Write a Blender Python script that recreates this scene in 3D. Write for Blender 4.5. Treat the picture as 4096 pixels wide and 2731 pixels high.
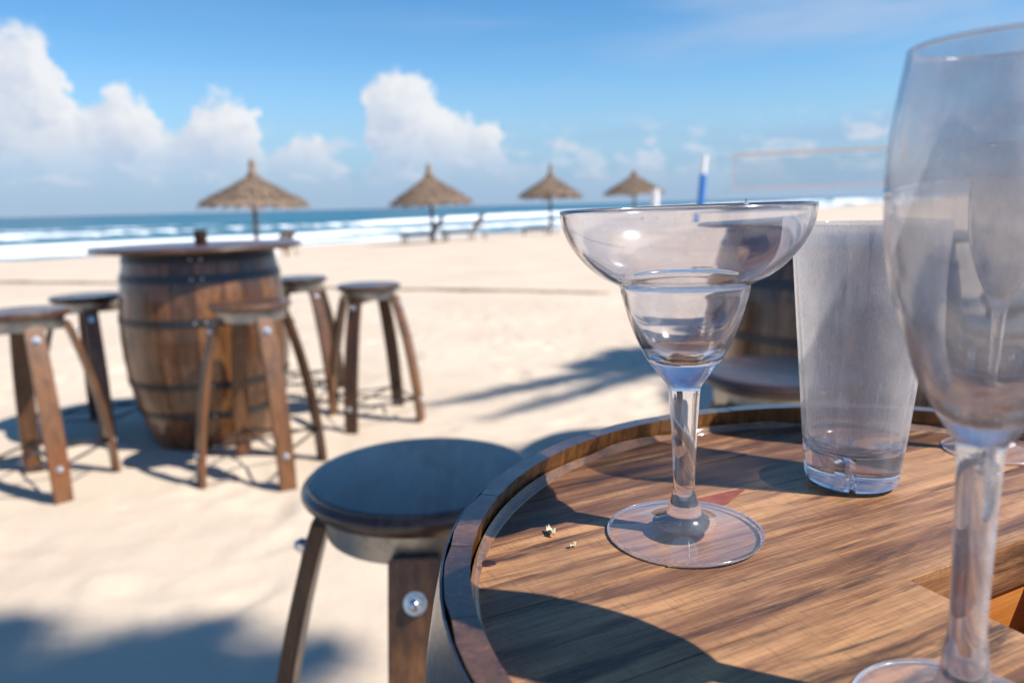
import bpy, bmesh, math, random
import numpy as np
from mathutils import Vector, Matrix

scene = bpy.context.scene
for o in list(bpy.data.objects):
    bpy.data.objects.remove(o)
random.seed(7)
RNG = np.random.default_rng(11)
COL = scene.collection
R = math.radians

# ------------------------------------------------------------------ camera
CAM_HEIGHT = 1.03
PITCH = R(10.27)
ROLL = R(1.415)
cam_data = bpy.data.cameras.new('camera')
cam = bpy.data.objects.new('camera', cam_data)
COL.objects.link(cam)
forward = Vector((0, math.cos(PITCH), -math.sin(PITCH)))
right0 = Vector((1, 0, 0))
up0 = right0.cross(forward)
cam_right = math.cos(ROLL) * right0 - math.sin(ROLL) * up0
cam_up = math.cos(ROLL) * up0 + math.sin(ROLL) * right0
rot = Matrix((cam_right, cam_up, -forward)).transposed()
cam.matrix_world = Matrix.Translation((0, 0, CAM_HEIGHT)) @ rot.to_4x4()
cam_data.sensor_width = 36.0
cam_data.lens = 750.0 / 1024.0 * 36.0
cam_data.clip_start = 0.01
cam_data.clip_end = 60000.0
cam_data.dof.use_dof = True
cam_data.dof.focus_distance = 0.335
cam_data.dof.aperture_fstop = 7.6
cam_data.dof.aperture_blades = 9
scene.camera = cam

# ------------------------------------------------------------------ render settings
scene.render.engine = 'CYCLES'
cy = scene.cycles
cy.use_denoising = True
cy.max_bounces = 16
cy.transmission_bounces = 14
cy.glossy_bounces = 8
cy.diffuse_bounces = 4
cy.transparent_max_bounces = 12
cy.sample_clamp_indirect = 6.0
cy.caustics_reflective = False
cy.caustics_refractive = False
vs = scene.view_settings
vs.view_transform = 'Standard'
vs.look = 'None'
vs.exposure = 0.56
vs.gamma = 1.0
vs.use_curve_mapping = False

# ------------------------------------------------------------------ light
SUN_EL = R(50.0)
SUN_AZ = R(114.0)          # clockwise from +Y
SUN_VEC = Vector((math.sin(SUN_AZ) * math.cos(SUN_EL), math.cos(SUN_AZ) * math.cos(SUN_EL), math.sin(SUN_EL)))
sun_data = bpy.data.lights.new('sun', 'SUN')
sun_data.energy = 5.0
sun_data.angle = R(0.53)
sun_data.color = (1.0, 0.955, 0.88)
sun = bpy.data.objects.new('sun', sun_data)
COL.objects.link(sun)
sun.rotation_euler = (-SUN_VEC).to_track_quat('-Z', 'Y').to_euler()
sun.location = (6, -3, 9)


class Nodes:
    """small wrapper for building node trees"""
    def __init__(self, tree):
        self.t = tree
        self.n = tree.nodes
        self.l = tree.links

    def put(self, sock, v):
        if hasattr(v, 'links') or isinstance(v, bpy.types.NodeSocket):
            self.l.new(v, sock)
        else:
            sock.default_value = v

    def new(self, kind, ins=None, **props):
        nd = self.n.new(kind)
        for k, v in props.items():
            setattr(nd, k, v)
        for k, v in (ins or {}).items():
            self.put(nd.inputs[k], v)
        return nd

    def math(self, op, a, b=None, c=None, clamp=False):
        nd = self.n.new('ShaderNodeMath')
        nd.operation = op
        nd.use_clamp = clamp
        for i, v in enumerate((a, b, c)):
            if v is not None:
                self.put(nd.inputs[i], v)
        return nd.outputs[0]

    def vmath(self, op, a, b=None):
        nd = self.n.new('ShaderNodeVectorMath')
        nd.operation = op
        self.put(nd.inputs[0], a)
        if b is not None:
            self.put(nd.inputs[1], b)
        return nd.outputs['Value'] if op in ('DOT_PRODUCT', 'LENGTH', 'DISTANCE') else nd.outputs[0]

    def mix(self, fac, a, b):
        nd = self.n.new('ShaderNodeMix')
        nd.data_type = 'RGBA'
        self.put(nd.inputs['Factor'], fac)
        self.put(nd.inputs['A'], a)
        self.put(nd.inputs['B'], b)
        return nd.outputs['Result']

    def smooth(self, v, lo, hi, a=0.0, b=1.0):
        nd = self.new('ShaderNodeMapRange', {'From Min': lo, 'From Max': hi, 'To Min': a, 'To Max': b}, interpolation_type='SMOOTHSTEP')
        self.put(nd.inputs['Value'], v)
        return nd.outputs['Result']

    def noise(self, vec, scale, detail=4.0, rough=0.55, distort=0.0):
        nd = self.new('ShaderNodeTexNoise', {'Scale': scale, 'Detail': detail, 'Roughness': rough, 'Distortion': distort})
        if vec is not None:
            self.l.new(vec, nd.inputs['Vector'])
        return nd.outputs['Fac']

    def ramp(self, fac, stops):
        nd = self.n.new('ShaderNodeValToRGB')
        cr = nd.color_ramp
        while len(cr.elements) < len(stops):
            cr.elements.new(0.5)
        for e, (p, c) in zip(cr.elements, stops):
            e.position = p
            e.color = (*c, 1.0)
        self.l.new(fac, nd.inputs['Fac'])
        return nd.outputs['Color']


# ------------------------------------------------------------------ sky with clouds
# cloud-top elevation (degrees) against compass azimuth (degrees clockwise from +Y)
CLOUD_TOPS = [(-45.0, 7.0), (-39.0, 9.5), (-32.32, 11.43), (-30.51, 11.47), (-29.47, 10.44), (-29.01, 8.3), (-28.14, 7.42), (-27.08, 8.0), (-25.51, 8.47), (-24.43, 7.56), (-23.68, 5.78), (-22.53, 6.5), (-21.05, 7.66), (-19.87, 8.39), (-18.5, 8.0), (-17.76, 6.44), (-17.21, 4.23), (-15.84, 4.68), (-14.88, 5.57), (-13.11, 4.97), (-11.71, 2.82), (-10.64, 2.49), (-9.84, 9.13), (-8.48, 10.29), (-6.94, 10.0), (-5.43, 8.97), (-3.9, 7.61), (-2.02, 6.61), (-0.76, 5.88), (0.15, 3.85), (2.08, 3.11), (4.33, 2.16), (6.27, 4.14), (7.86, 2.38), (10.38, 4.4), (12.27, 2.24), (14.39, 4.06), (16.53, 2.4), (17.95, 4.37), (20.05, 2.26), (22.63, 1.28), (26.62, 1.98), (30.43, 1.26), (33.94, 1.64), (40.0, 4.0), (45.0, 2.5)]


def cloud_group():
    """signed cloudiness at (azimuth, elevation) in degrees"""
    g = bpy.data.node_groups.new('cloud_density', 'ShaderNodeTree')
    g.interface.new_socket('Vector', in_out='INPUT', socket_type='NodeSocketVector')
    g.interface.new_socket('Density', in_out='OUTPUT', socket_type='NodeSocketFloat')
    N = Nodes(g)
    gi = g.nodes.new('NodeGroupInput')
    go = g.nodes.new('NodeGroupOutput')
    p = gi.outputs[0]
    wob = N.new('ShaderNodeTexNoise', {'Scale': 0.42, 'Detail': 6.0, 'Roughness': 0.66})
    g.links.new(p, wob.inputs['Vector'])
    off = N.vmath('MULTIPLY', N.vmath('SUBTRACT', wob.outputs['Color'], (0.5, 0.5, 0.5)), (4.6, 4.6, 0.0))
    sep = N.new('ShaderNodeSeparateXYZ', {'Vector': N.vmath('ADD', p, off)})
    t = N.math('DIVIDE', N.math('ADD', sep.outputs['X'], 45.0), 90.0, clamp=True)
    fc = g.nodes.new('ShaderNodeFloatCurve')
    c = fc.mapping.curves[0]
    pts = [((az + 45) / 90.0, el / 15.0) for az, el in CLOUD_TOPS]
    c.points[0].location = pts[0]
    c.points[-1].location = pts[-1]
    for q in pts[1:-1]:
        c.points.new(*q)
    fc.mapping.update()
    g.links.new(t, fc.inputs['Value'])
    # the same kind of cumulus banks go on round the rest of the horizon
    one = N.new('ShaderNodeTexNoise', {'W': N.math('MULTIPLY', sep.outputs['X'], 0.11), 'Scale': 1.0, 'Detail': 3.0}, noise_dimensions='1D')
    other = N.smooth(one.outputs['Fac'], 0.3, 0.75, 1.5, 10.5)
    inside = N.smooth(N.math('ABSOLUTE', sep.outputs['X']), 38.0, 45.0, 1.0, 0.0)
    top = N.math('ADD', N.math('MULTIPLY', N.math('MULTIPLY', fc.outputs[0], 15.0), inside), N.math('MULTIPLY', other, N.math('SUBTRACT', 1.0, inside)))
    dens = N.math('MULTIPLY', N.math('SUBTRACT', top, sep.outputs['Y']), 0.55)
    g.links.new(dens, go.inputs[0])
    return g


world = bpy.data.worlds.new('World')
scene.world = world
world.use_nodes = True
world.cycles.sampling_method = 'MANUAL'
world.cycles.sample_map_resolution = 256
W = Nodes(world.node_tree)
W.n.clear()
w_out = W.n.new('ShaderNodeOutputWorld')
sky = W.n.new('ShaderNodeTexSky')
sky.sky_type = 'NISHITA'
sky.sun_disc = False
sky.sun_elevation = SUN_EL
sky.sun_rotation = SUN_AZ
sky.altitude = 0.0
sky.air_density = 1.0
sky.dust_density = 0.15
sky.ozone_density = 3.0
SKY = 0.06
tc = W.n.new('ShaderNodeTexCoord')
sp = W.new('ShaderNodeSeparateXYZ', {'Vector': tc.outputs['Generated']})
az = W.math('MULTIPLY', W.math('ARCTAN2', sp.outputs['X'], sp.outputs['Y']), 180 / math.pi)
el = W.math('MULTIPLY', W.math('ARCSINE', sp.outputs['Z']), 180 / math.pi)
pvec = W.new('ShaderNodeCombineXYZ', {'X': az, 'Y': el}).outputs[0]
cg = cloud_group()


def dens_at(v):
    nd = W.n.new('ShaderNodeGroup')
    nd.node_tree = cg
    W.l.new(v, nd.inputs[0])
    return nd.outputs[0]


clear = W.new('ShaderNodeHueSaturation', {'Saturation': 1.32, 'Value': 1.72, 'Color': sky.outputs['Color']}).outputs[0]
d0 = dens_at(pvec)
d1 = dens_at(W.vmath('ADD', pvec, (0.9, 1.0, 0.0)))
cover = W.smooth(d0, 0.0, 0.55)
lit = W.smooth(W.math('SUBTRACT', d0, d1), -0.2, 1.3)
top_lit = W.smooth(d0, 0.3, 3.0, 1.0, 0.25)
lit = W.math('MULTIPLY', W.math('ADD', W.math('MULTIPLY', lit, 0.6), W.math('MULTIPLY', top_lit, 0.55)), W.smooth(el, 1.5, 6.5, 0.25, 1.0), clamp=True)
CLOUD_SHADE = (5.2, 6.3, 8.4, 1)
CLOUD_WHITE = (9.9, 10.1, 10.4, 1)
cloud_col = W.mix(lit, CLOUD_SHADE, CLOUD_WHITE)
# thin high cirrus, stretched streaks
cir_p = W.new('ShaderNodeMapping', {'Vector': pvec, 'Rotation': (0, 0, R(-14)), 'Scale': (0.035, 0.22, 1.0)}).outputs[0]
cir = W.noise(cir_p, 1.0, 4.0, 0.55, 0.4)
cir = W.math('MULTIPLY', W.smooth(cir, 0.40, 0.70), W.math('MULTIPLY', W.smooth(az, -12.0, 26.0, 0.10, 0.85), W.smooth(az, 42.0, 80.0, 1.0, 0.4)))
cir = W.math('MULTIPLY', W.math('MULTIPLY', cir, W.smooth(el, 1.0, 5.0)), W.smooth(el, 14.0, 34.0, 1.0, 0.2))
base = W.mix(cir, clear, (5.2, 6.7, 9.0, 1))
# distant stratus low along the horizon
stratus = W.smooth(el, 0.5, 10.0, 0.85, 0.0)
base = W.mix(stratus, base, (2.7, 4.8, 7.9, 1))
final = W.mix(W.math('MULTIPLY', cover, W.smooth(el, 0.6, 5.6, 0.12, 0.98)), base, cloud_col)
# small scattered puffs low over the sea
puff = W.noise(W.vmath('MULTIPLY', pvec, (0.34, 0.75, 0.0)), 1.0, 5.0, 0.62, 0.3)
puff = W.math('MULTIPLY', W.smooth(puff, 0.50, 0.66), W.math('MULTIPLY', W.smooth(el, 1.2, 3.0), W.smooth(el, 4.0, 6.8, 0.85, 0.0)))
final = W.mix(puff, final, (7.6, 8.2, 9.4, 1))
bg = W.new('ShaderNodeBackground', {'Color': final, 'Strength': SKY})
W.l.new(bg.outputs[0], w_out.inputs[0])

# ------------------------------------------------------------------ object helpers


def tag(o, label=None, category=None, group=None, kind=None):
    if label:
        o['label'] = label
    if category:
        o['category'] = category
    if group:
        o['group'] = group
    if kind:
        o['kind'] = kind
    return o


def link(o, parent=None):
    COL.objects.link(o)
    if parent is not None:
        o.parent = parent
    return o


def empty(name, loc=(0, 0, 0), rz=0.0):
    o = bpy.data.objects.new(name, None)
    o.empty_display_size = 0.1
    COL.objects.link(o)
    o.location = loc
    o.rotation_euler = (0, 0, rz)
    return o


def mesh_obj(name, verts, faces, mat, parent=None, smooth=False):
    me = bpy.data.meshes.new(name)
    me.from_pydata([tuple(v) for v in verts], [], faces)
    me.update()
    if smooth:
        for p in me.polygons:
            p.use_smooth = True
    if mat:
        me.materials.append(mat)
    return link(bpy.data.objects.new(name, me), parent)


def bm_obj(name, bm, mat, parent=None, smooth=False):
    bmesh.ops.recalc_face_normals(bm, faces=bm.faces)
    me = bpy.data.meshes.new(name)
    bm.to_mesh(me)
    bm.free()
    if smooth:
        for p in me.polygons:
            p.use_smooth = True
    me.materials.append(mat)
    return link(bpy.data.objects.new(name, me), parent)


def copy_tree(o, parent=None):
    c = o.copy()
    COL.objects.link(c)
    c.parent = parent
    for ch in o.children:
        copy_tree(ch, c)
    return c


def lathe_data(profile, seg=96, closed=False):
    """profile: list of (r, z) ; r == 0 makes a pole"""
    verts, faces, rings = [], [], []
    for r, z in profile:
        if r < 1e-6:
            rings.append([len(verts)])
            verts.append((0, 0, z))
        else:
            rings.append(list(range(len(verts), len(verts) + seg)))
            for i in range(seg):
                a = 2 * math.pi * i / seg
                verts.append((r * math.cos(a), r * math.sin(a), z))
    pairs = list(zip(rings[:-1], rings[1:]))
    if closed:
        pairs.append((rings[-1], rings[0]))
    for a, b in pairs:
        for i in range(seg):
            j = (i + 1) % seg
            if len(a) == 1 and len(b) == 1:
                continue
            if len(a) == 1:
                faces.append((a[0], b[j], b[i]))
            elif len(b) == 1:
                faces.append((a[i], a[j], b[0]))
            else:
                faces.append((a[i], a[j], b[j], b[i]))
    return verts, faces


def lathe(name, profile, mat, parent=None, seg=96, closed=False, smooth=True):
    v, f = lathe_data(profile, seg, closed)
    o = mesh_obj(name, v, f, mat, parent, smooth)
    bm = bmesh.new()
    bm.from_mesh(o.data)
    bmesh.ops.recalc_face_normals(bm, faces=bm.faces)
    bm.to_mesh(o.data)
    bm.free()
    return o


def sharp(o, angle=35):
    """keep hard edges hard on smooth-shaded meshes"""
    bm = bmesh.new()
    bm.from_mesh(o.data)
    for e in bm.edges:
        if len(e.link_faces) == 2:
            e.smooth = e.calc_face_angle(0) < R(angle)
    bm.to_mesh(o.data)
    bm.free()
    return o


def spline(pts, n):
    """Catmull-Rom through pts (tuples), n samples per span"""
    P = [np.array(p, float) for p in pts]
    out = []
    for i in range(len(P) - 1):
        p0 = P[i - 1] if i > 0 else 2 * P[0] - P[1]
        p1, p2 = P[i], P[i + 1]
        p3 = P[i + 2] if i + 2 < len(P) else 2 * P[-1] - P[-2]
        for k in range(n):
            t = k / n
            out.append(0.5 * ((2 * p1) + (p2 - p0) * t + (2 * p0 - 5 * p1 + 4 * p2 - p3) * t * t + (3 * p1 - p0 - 3 * p2 + p3) * t ** 3))
    out.append(P[-1])
    return [tuple(v) for v in out]


def box_into(bm, sx, sy, sz, loc=(0, 0, 0), rot=None, bevel=0.0):
    m = Matrix.Translation(loc) @ (rot.to_4x4() if rot is not None else Matrix.Identity(4)) @ Matrix.Diagonal((sx, sy, sz, 1))
    r = bmesh.ops.create_cube(bm, size=1.0, matrix=m)
    if bevel:
        es = list({e for v in r['verts'] for e in v.link_edges})
        bmesh.ops.bevel(bm, geom=es, offset=bevel, segments=2, affect='EDGES', profile=0.6)


def tube_into(bm, a, b, r0, r1=None, seg=12, caps=True):
    a, b = Vector(a), Vector(b)
    r1 = r0 if r1 is None else r1
    q = (b - a).to_track_quat('Z', 'Y')
    m = Matrix.Translation((a + b) / 2) @ q.to_matrix().to_4x4()
    bmesh.ops.create_cone(bm, cap_ends=caps, segments=seg, radius1=r0, radius2=r1, depth=(b - a).length, matrix=m)


def sweep(name, path, radius, mat, parent=None, seg=10):
    """tube along a list of points, radius a number or list"""
    path = [Vector(p) for p in path]
    n = len(path)
    rad = radius if isinstance(radius, (list, tuple)) else [radius] * n
    verts, faces = [], []
    for i, p in enumerate(path):
        t = (path[min(i + 1, n - 1)] - path[max(i - 1, 0)]).normalized()
        ref = Vector((0, 0, 1)) if abs(t.z) < 0.9 else Vector((1, 0, 0))
        x = t.cross(ref).normalized()
        y = t.cross(x)
        for k in range(seg):
            a = 2 * math.pi * k / seg
            verts.append(p + rad[i] * (math.cos(a) * x + math.sin(a) * y))
    for i in range(n - 1):
        for k in range(seg):
            k2 = (k + 1) % seg
            faces.append((i * seg + k, i * seg + k2, (i + 1) * seg + k2, (i + 1) * seg + k))
    faces.append(tuple(range(seg))[::-1])
    faces.append(tuple(range((n - 1) * seg, n * seg)))
    return mesh_obj(name, verts, faces, mat, parent, True)


def value_noise(x, y, seed=0):
    """smooth value noise on numpy arrays, about -1..1"""
    xi, yi = np.floor(x).astype(np.int64), np.floor(y).astype(np.int64)
    xf, yf = x - xi, y - yi
    u, v = xf * xf * (3 - 2 * xf), yf * yf * (3 - 2 * yf)

    def h(a, b):
        n = (a * 374761393 + b * 668265263 + seed * 1442695041) & 0x7fffffff
        n = ((n ^ (n >> 13)) * 1274126177) & 0x7fffffff
        n = n ^ (n >> 16)
        return (n & 0xffff) / 32767.5 - 1.0
    return (h(xi, yi) * (1 - u) + h(xi + 1, yi) * u) * (1 - v) + (h(xi, yi + 1) * (1 - u) + h(xi + 1, yi + 1) * u) * v


# ------------------------------------------------------------------ materials


def material(name):
    m = bpy.data.materials.new(name)
    m.use_nodes = True
    N = Nodes(m.node_tree)
    N.n.clear()
    out = N.n.new('ShaderNodeOutputMaterial')
    return m, N, out


def principled(N, out, **ins):
    nd = N.n.new('ShaderNodeBsdfPrincipled')
    for k, v in ins.items():
        N.put(nd.inputs[k.replace('_', ' ')], v)
    N.l.new(nd.outputs[0], out.inputs[0])
    return nd


def wood(name, dark, mid, light, stretch=(1, 12, 12), scale=5.0, rough=(0.28, 0.5), coat=0.35, red=None, fleck=0.0, bump=0.25, streak=0.5, varnish=0.12, wide=0.0, spec=0.5):
    """weathered, varnished timber; grain runs along the axis with the small stretch"""
    m, N, out = material(name)
    tcn = N.n.new('ShaderNodeTexCoord')
    info = N.n.new('ShaderNodeObjectInfo')
    off = N.vmath('MULTIPLY', N.new('ShaderNodeCombineXYZ', {'X': info.outputs['Random'], 'Y': info.outputs['Random'], 'Z': info.outputs['Random']}).outputs[0], (37.0, 53.0, 71.0))
    p = N.vmath('ADD', tcn.outputs['Object'], off)
    ps = N.vmath('MULTIPLY', p, stretch)
    grain = N.noise(ps, scale, 6.0, 0.6, 0.2)
    fine = N.noise(N.vmath('MULTIPLY', ps, (1.0, 2.6, 2.6)), scale * 4.0, 5.0, 0.65)
    blot = N.noise(N.vmath('MULTIPLY', p, tuple(0.35 + 0.65 * s / max(stretch) for s in stretch)), scale * 1.7, 5.0, 0.62, 0.5)
    f = N.math('ADD', N.math('MULTIPLY', grain, 0.62), N.math('MULTIPLY', fine, 0.38))
    f = N.math('ADD', f, N.math('MULTIPLY', N.math('SUBTRACT', info.outputs['Random'], 0.5), 0.22))
    col = N.ramp(f, [(0.30, dark), (0.47, mid), (0.66, light), (0.85, tuple(min(1, c * 1.15) for c in light))])
    st = N.math('MULTIPLY', N.smooth(N.math('ADD', N.math('MULTIPLY', blot, 0.6), N.math('MULTIPLY', grain, 0.4)), 0.50, 0.66), streak)
    col = N.mix(st, col, (*dark, 1))
    if wide:
        ws = N.noise(N.vmath('MULTIPLY', ps, (0.7, 0.55, 0.55)), scale, 7.0, 0.72, 0.35)
        wf = N.math('MULTIPLY', N.smooth(ws, 0.51, 0.63), N.smooth(fine, 0.36, 0.52, 0.25, 1.0))
        col = N.mix(N.math('MULTIPLY', wf, wide), col, (*dark, 1))
        ps2 = N.noise(N.vmath('MULTIPLY', ps, (0.7, 0.6, 0.6)), scale * 0.9, 4.0, 0.6, 0.5)
        col = N.mix(N.smooth(ps2, 0.55, 0.72, 0.0, wide * 0.7), col, (*[min(1, c * 1.25) for c in light], 1))
    if red:
        rn = N.noise(N.vmath('MULTIPLY', p, tuple(0.3 + 0.5 * s / max(stretch) for s in stretch)), scale * 1.3, 3.0)
        col = N.mix(N.smooth(rn, 0.56, 0.72, 0.0, 0.7), col, (*red, 1))
    if fleck:
        fp = N.vmath('MULTIPLY', p, tuple(max(stretch) + 1 - s for s in stretch))
        fl = N.noise(fp, scale * 11.0, 4.0, 0.75)
        col = N.mix(N.smooth(fl, 0.52, 0.68, 0.0, fleck), col, (*[c * 0.45 for c in mid], 1))
    bmp = N.new('ShaderNodeBump', {'Strength': bump, 'Distance': 0.001, 'Height': N.math('ADD', fine, N.math('MULTIPLY', grain, 0.5))})
    rg = N.smooth(blot, 0.3, 0.7, rough[0], rough[1])
    principled(N, out, Base_Color=col, Roughness=rg, Normal=bmp.outputs[0], Coat_Weight=coat, Coat_Roughness=varnish, Coat_IOR=1.5, Specular_IOR_Level=spec)
    return m


def metal(name, color, rough, metallic=1.0, dirt=(0.1, 0.08, 0.06), amount=0.4):
    m, N, out = material(name)
    tcn = N.n.new('ShaderNodeTexCoord')
    n = N.noise(tcn.outputs['Object'], 28.0, 6.0, 0.65)
    n2 = N.noise(tcn.outputs['Object'], 140.0, 3.0, 0.6)
    col = N.mix(N.smooth(n, 0.48, 0.72, 0.0, amount), (*color, 1), (*dirt, 1))
    rg = N.math('ADD', N.math('MULTIPLY', n, 0.25), rough - 0.1)
    bmp = N.new('ShaderNodeBump', {'Strength': 0.12, 'Distance': 0.001, 'Height': n2})
    principled(N, out, Base_Color=col, Roughness=rg, Metallic=metallic, Normal=bmp.outputs[0])
    return m


def plain(name, color, rough=0.6, vary=0.25, scale=12.0, metallic=0.0):
    m, N, out = material(name)
    tcn = N.n.new('ShaderNodeTexCoord')
    n = N.noise(tcn.outputs['Object'], scale, 5.0, 0.6)
    col = N.mix(N.smooth(n, 0.3, 0.7), tuple(c * (1 - vary) for c in color) + (1,), tuple(min(1, c * (1 + vary * 0.4)) for c in color) + (1,))
    principled(N, out, Base_Color=col, Roughness=rough, Metallic=metallic)
    return m


def glass(name, tint, haze_amt, scratch=0.0, rough=0.0, sheen=0.05):
    """moulded clear plastic: refracting body, a scuffed reflecting skin and a little surface haze"""
    m, N, out = material(name)
    tcn = N.n.new('ShaderNodeTexCoord')
    p = tcn.outputs['Object']
    g = N.new('ShaderNodeBsdfGlass', {'Color': (*tint, 1), 'Roughness': rough, 'IOR': 1.49})
    gl = N.new('ShaderNodeBsdfGlossy', {'Color': (1, 1, 1, 1), 'Roughness': 0.16})
    dif = N.new('ShaderNodeBsdfDiffuse', {'Color': (0.84, 0.82, 0.85, 1)})
    cloud = N.noise(p, 60.0, 5.0, 0.6)
    fac = N.smooth(cloud, 0.35, 0.75, haze_amt * 0.6, haze_amt * 1.5)
    if scratch:
        s1 = N.noise(N.vmath('MULTIPLY', p, (900.0, 900.0, 45.0)), 1.0, 3.0, 0.6)
        s2 = N.noise(N.vmath('MULTIPLY', p, (260.0, 260.0, 900.0)), 1.0, 2.0, 0.6)
        sc = N.math('MAXIMUM', N.smooth(s1, 0.58, 0.72), N.smooth(s2, 0.66, 0.76, 0.0, 0.5))
        fac = N.math('ADD', fac, N.math('MULTIPLY', sc, scratch), clamp=True)
    m0 = N.n.new('ShaderNodeMixShader')
    N.put(m0.inputs[0], sheen)
    N.l.new(g.outputs[0], m0.inputs[1])
    N.l.new(gl.outputs[0], m0.inputs[2])
    mx = N.n.new('ShaderNodeMixShader')
    N.put(mx.inputs[0], fac)
    N.l.new(m0.outputs[0], mx.inputs[1])
    N.l.new(dif.outputs[0], mx.inputs[2])
    N.l.new(mx.outputs[0], out.inputs[0])
    return m


def thin_plastic(name, tint):
    """thin flat plate: light goes straight through, Fresnel reflection on the surface"""
    m, N, out = material(name)
    face = N.new('ShaderNodeLayerWeight', {'Blend': 0.5}).outputs['Facing']
    fr = N.math('ADD', N.math('MULTIPLY', N.math('POWER', face, 5.0), 0.92), 0.045)
    tr = N.new('ShaderNodeBsdfTransparent', {'Color': (*tint, 1)})
    gl = N.new('ShaderNodeBsdfGlossy', {'Color': (1, 1, 1, 1), 'Roughness': 0.03})
    dif = N.new('ShaderNodeBsdfDiffuse', {'Color': (0.8, 0.79, 0.84, 1)})
    m0 = N.n.new('ShaderNodeMixShader')
    N.put(m0.inputs[0], fr)
    N.l.new(tr.outputs[0], m0.inputs[1])
    N.l.new(gl.outputs[0], m0.inputs[2])
    mx = N.n.new('ShaderNodeMixShader')
    N.put(mx.inputs[0], 0.035)
    N.l.new(m0.outputs[0], mx.inputs[1])
    N.l.new(dif.outputs[0], mx.inputs[2])
    N.l.new(mx.outputs[0], out.inputs[0])
    return m


def hazy_shell(name, tint, haze_amt, scratch):
    """thin scuffed plastic wall: mostly straight-through light, Fresnel sheen, and scattering from wear"""
    m, N, out = material(name)
    p = N.n.new('ShaderNodeTexCoord').outputs['Object']
    face = N.new('ShaderNodeLayerWeight', {'Blend': 0.5}).outputs['Facing']
    fr = N.math('ADD', N.math('MULTIPLY', N.math('POWER', face, 4.0), 0.85), 0.05)
    tr = N.new('ShaderNodeBsdfTransparent', {'Color': (*tint, 1)})
    gl = N.new('ShaderNodeBsdfGlossy', {'Color': (1, 1, 1, 1), 'Roughness': 0.07})
    dif = N.new('ShaderNodeBsdfDiffuse', {'Color': (0.80, 0.78, 0.80, 1)})
    tl = N.new('ShaderNodeBsdfTranslucent', {'Color': (0.80, 0.78, 0.80, 1)})
    sc = N.n.new('ShaderNodeMixShader')
    sc.inputs[0].default_value = 0.5
    N.l.new(dif.outputs[0], sc.inputs[1])
    N.l.new(tl.outputs[0], sc.inputs[2])
    cloud = N.noise(p, 55.0, 5.0, 0.6)
    s1 = N.noise(N.vmath('MULTIPLY', p, (800.0, 800.0, 45.0)), 1.0, 3.0, 0.6)
    fac = N.math('ADD', N.smooth(cloud, 0.3, 0.75, haze_amt * 0.7, haze_amt * 1.35), N.smooth(s1, 0.56, 0.72, 0.0, scratch), clamp=True)
    fac = N.math('ADD', fac, N.math('MULTIPLY', N.math('POWER', face, 2.5), haze_amt), clamp=True)
    m0 = N.n.new('ShaderNodeMixShader')
    N.put(m0.inputs[0], fr)
    N.l.new(tr.outputs[0], m0.inputs[1])
    N.l.new(gl.outputs[0], m0.inputs[2])
    mx = N.n.new('ShaderNodeMixShader')
    N.put(mx.inputs[0], fac)
    N.l.new(m0.outputs[0], mx.inputs[1])
    N.l.new(sc.outputs[0], mx.inputs[2])
    N.l.new(mx.outputs[0], out.inputs[0])
    return m


def second_material(o, mat, test):
    """give the faces whose centre passes test(r, z) another material"""
    o.data.materials.append(mat)
    for p in o.data.polygons:
        c = p.center
        if test(math.hypot(c.x, c.y), c.z):
            p.material_index = 1


M = {}
M['board'] = wood('weathered_board', (0.022, 0.014, 0.014), (0.185, 0.086, 0.044), (0.50, 0.265, 0.122), (1, 12, 12), 8.0, (0.22, 0.36), 0.0, None, 0.45, 0.35, 0.35, 0.14, 0.85, 0.25)
M['stave'] = wood('varnished_stave', (0.010, 0.005, 0.004), (0.088, 0.034, 0.012), (0.25, 0.105, 0.034), (11, 11, 1), 6.0, (0.25, 0.42), 0.5, (0.22, 0.062, 0.018), 0.0, 0.25, 0.55, 0.12, 0.5)
M['rim'] = wood('stave_end_grain', (0.010, 0.006, 0.005), (0.052, 0.022, 0.012), (0.16, 0.070, 0.030), (6, 6, 2), 16.0, (0.22, 0.4), 0.8, (0.16, 0.035, 0.018), 0.0, 0.6, 0.7, 0.08, 0.6)
M['leg'] = wood('stool_leg_timber', (0.014, 0.007, 0.005), (0.088, 0.036, 0.014), (0.21, 0.092, 0.034), (10, 10, 1), 7.0, (0.35, 0.55), 0.25, (0.19, 0.055, 0.018), 0.0, 0.3, 0.6, 0.2, 0.5)
M['seat'] = wood('stool_seat_timber', (0.010, 0.006, 0.005), (0.060, 0.028, 0.016), (0.15, 0.072, 0.034), (1, 8, 8), 7.0, (0.24, 0.40), 0.35, None, 0.2, 0.3, 0.5, 0.14, 0.6)
M['amber'] = wood('fresh_orange_board', (0.26, 0.085, 0.018), (0.42, 0.15, 0.03), (0.56, 0.23, 0.06), (1, 9, 9), 7.0, (0.35, 0.5), 0.4, None, 0.1, 0.2, 0.1, 0.2)
M['rim_inner'] = wood('amber_rim_wall', (0.03, 0.012, 0.005), (0.20, 0.078, 0.020), (0.42, 0.19, 0.05), (14, 14, 1), 12.0, (0.12, 0.3), 0.8, None, 0.0, 0.6, 0.6, 0.06, 0.5)
M['red_wood'] = wood('red_stained_wood', (0.10, 0.022, 0.014), (0.20, 0.045, 0.026), (0.28, 0.08, 0.045), (9, 9, 9), 12.0, (0.22, 0.36), 0.0, None, 0.3, 0.3, 0.4, 0.14, 0.3, 0.33)
M['knot'] = plain('dark_knot', (0.03, 0.012, 0.012), 0.3, 0.4, 200.0)
M['resin'] = wood('amber_varnish_bead', (0.02, 0.009, 0.004), (0.085, 0.032, 0.010), (0.24, 0.10, 0.03), (5, 5, 5), 20.0, (0.08, 0.25), 1.0, None, 0.0, 0.9, 0.5, 0.04)
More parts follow.
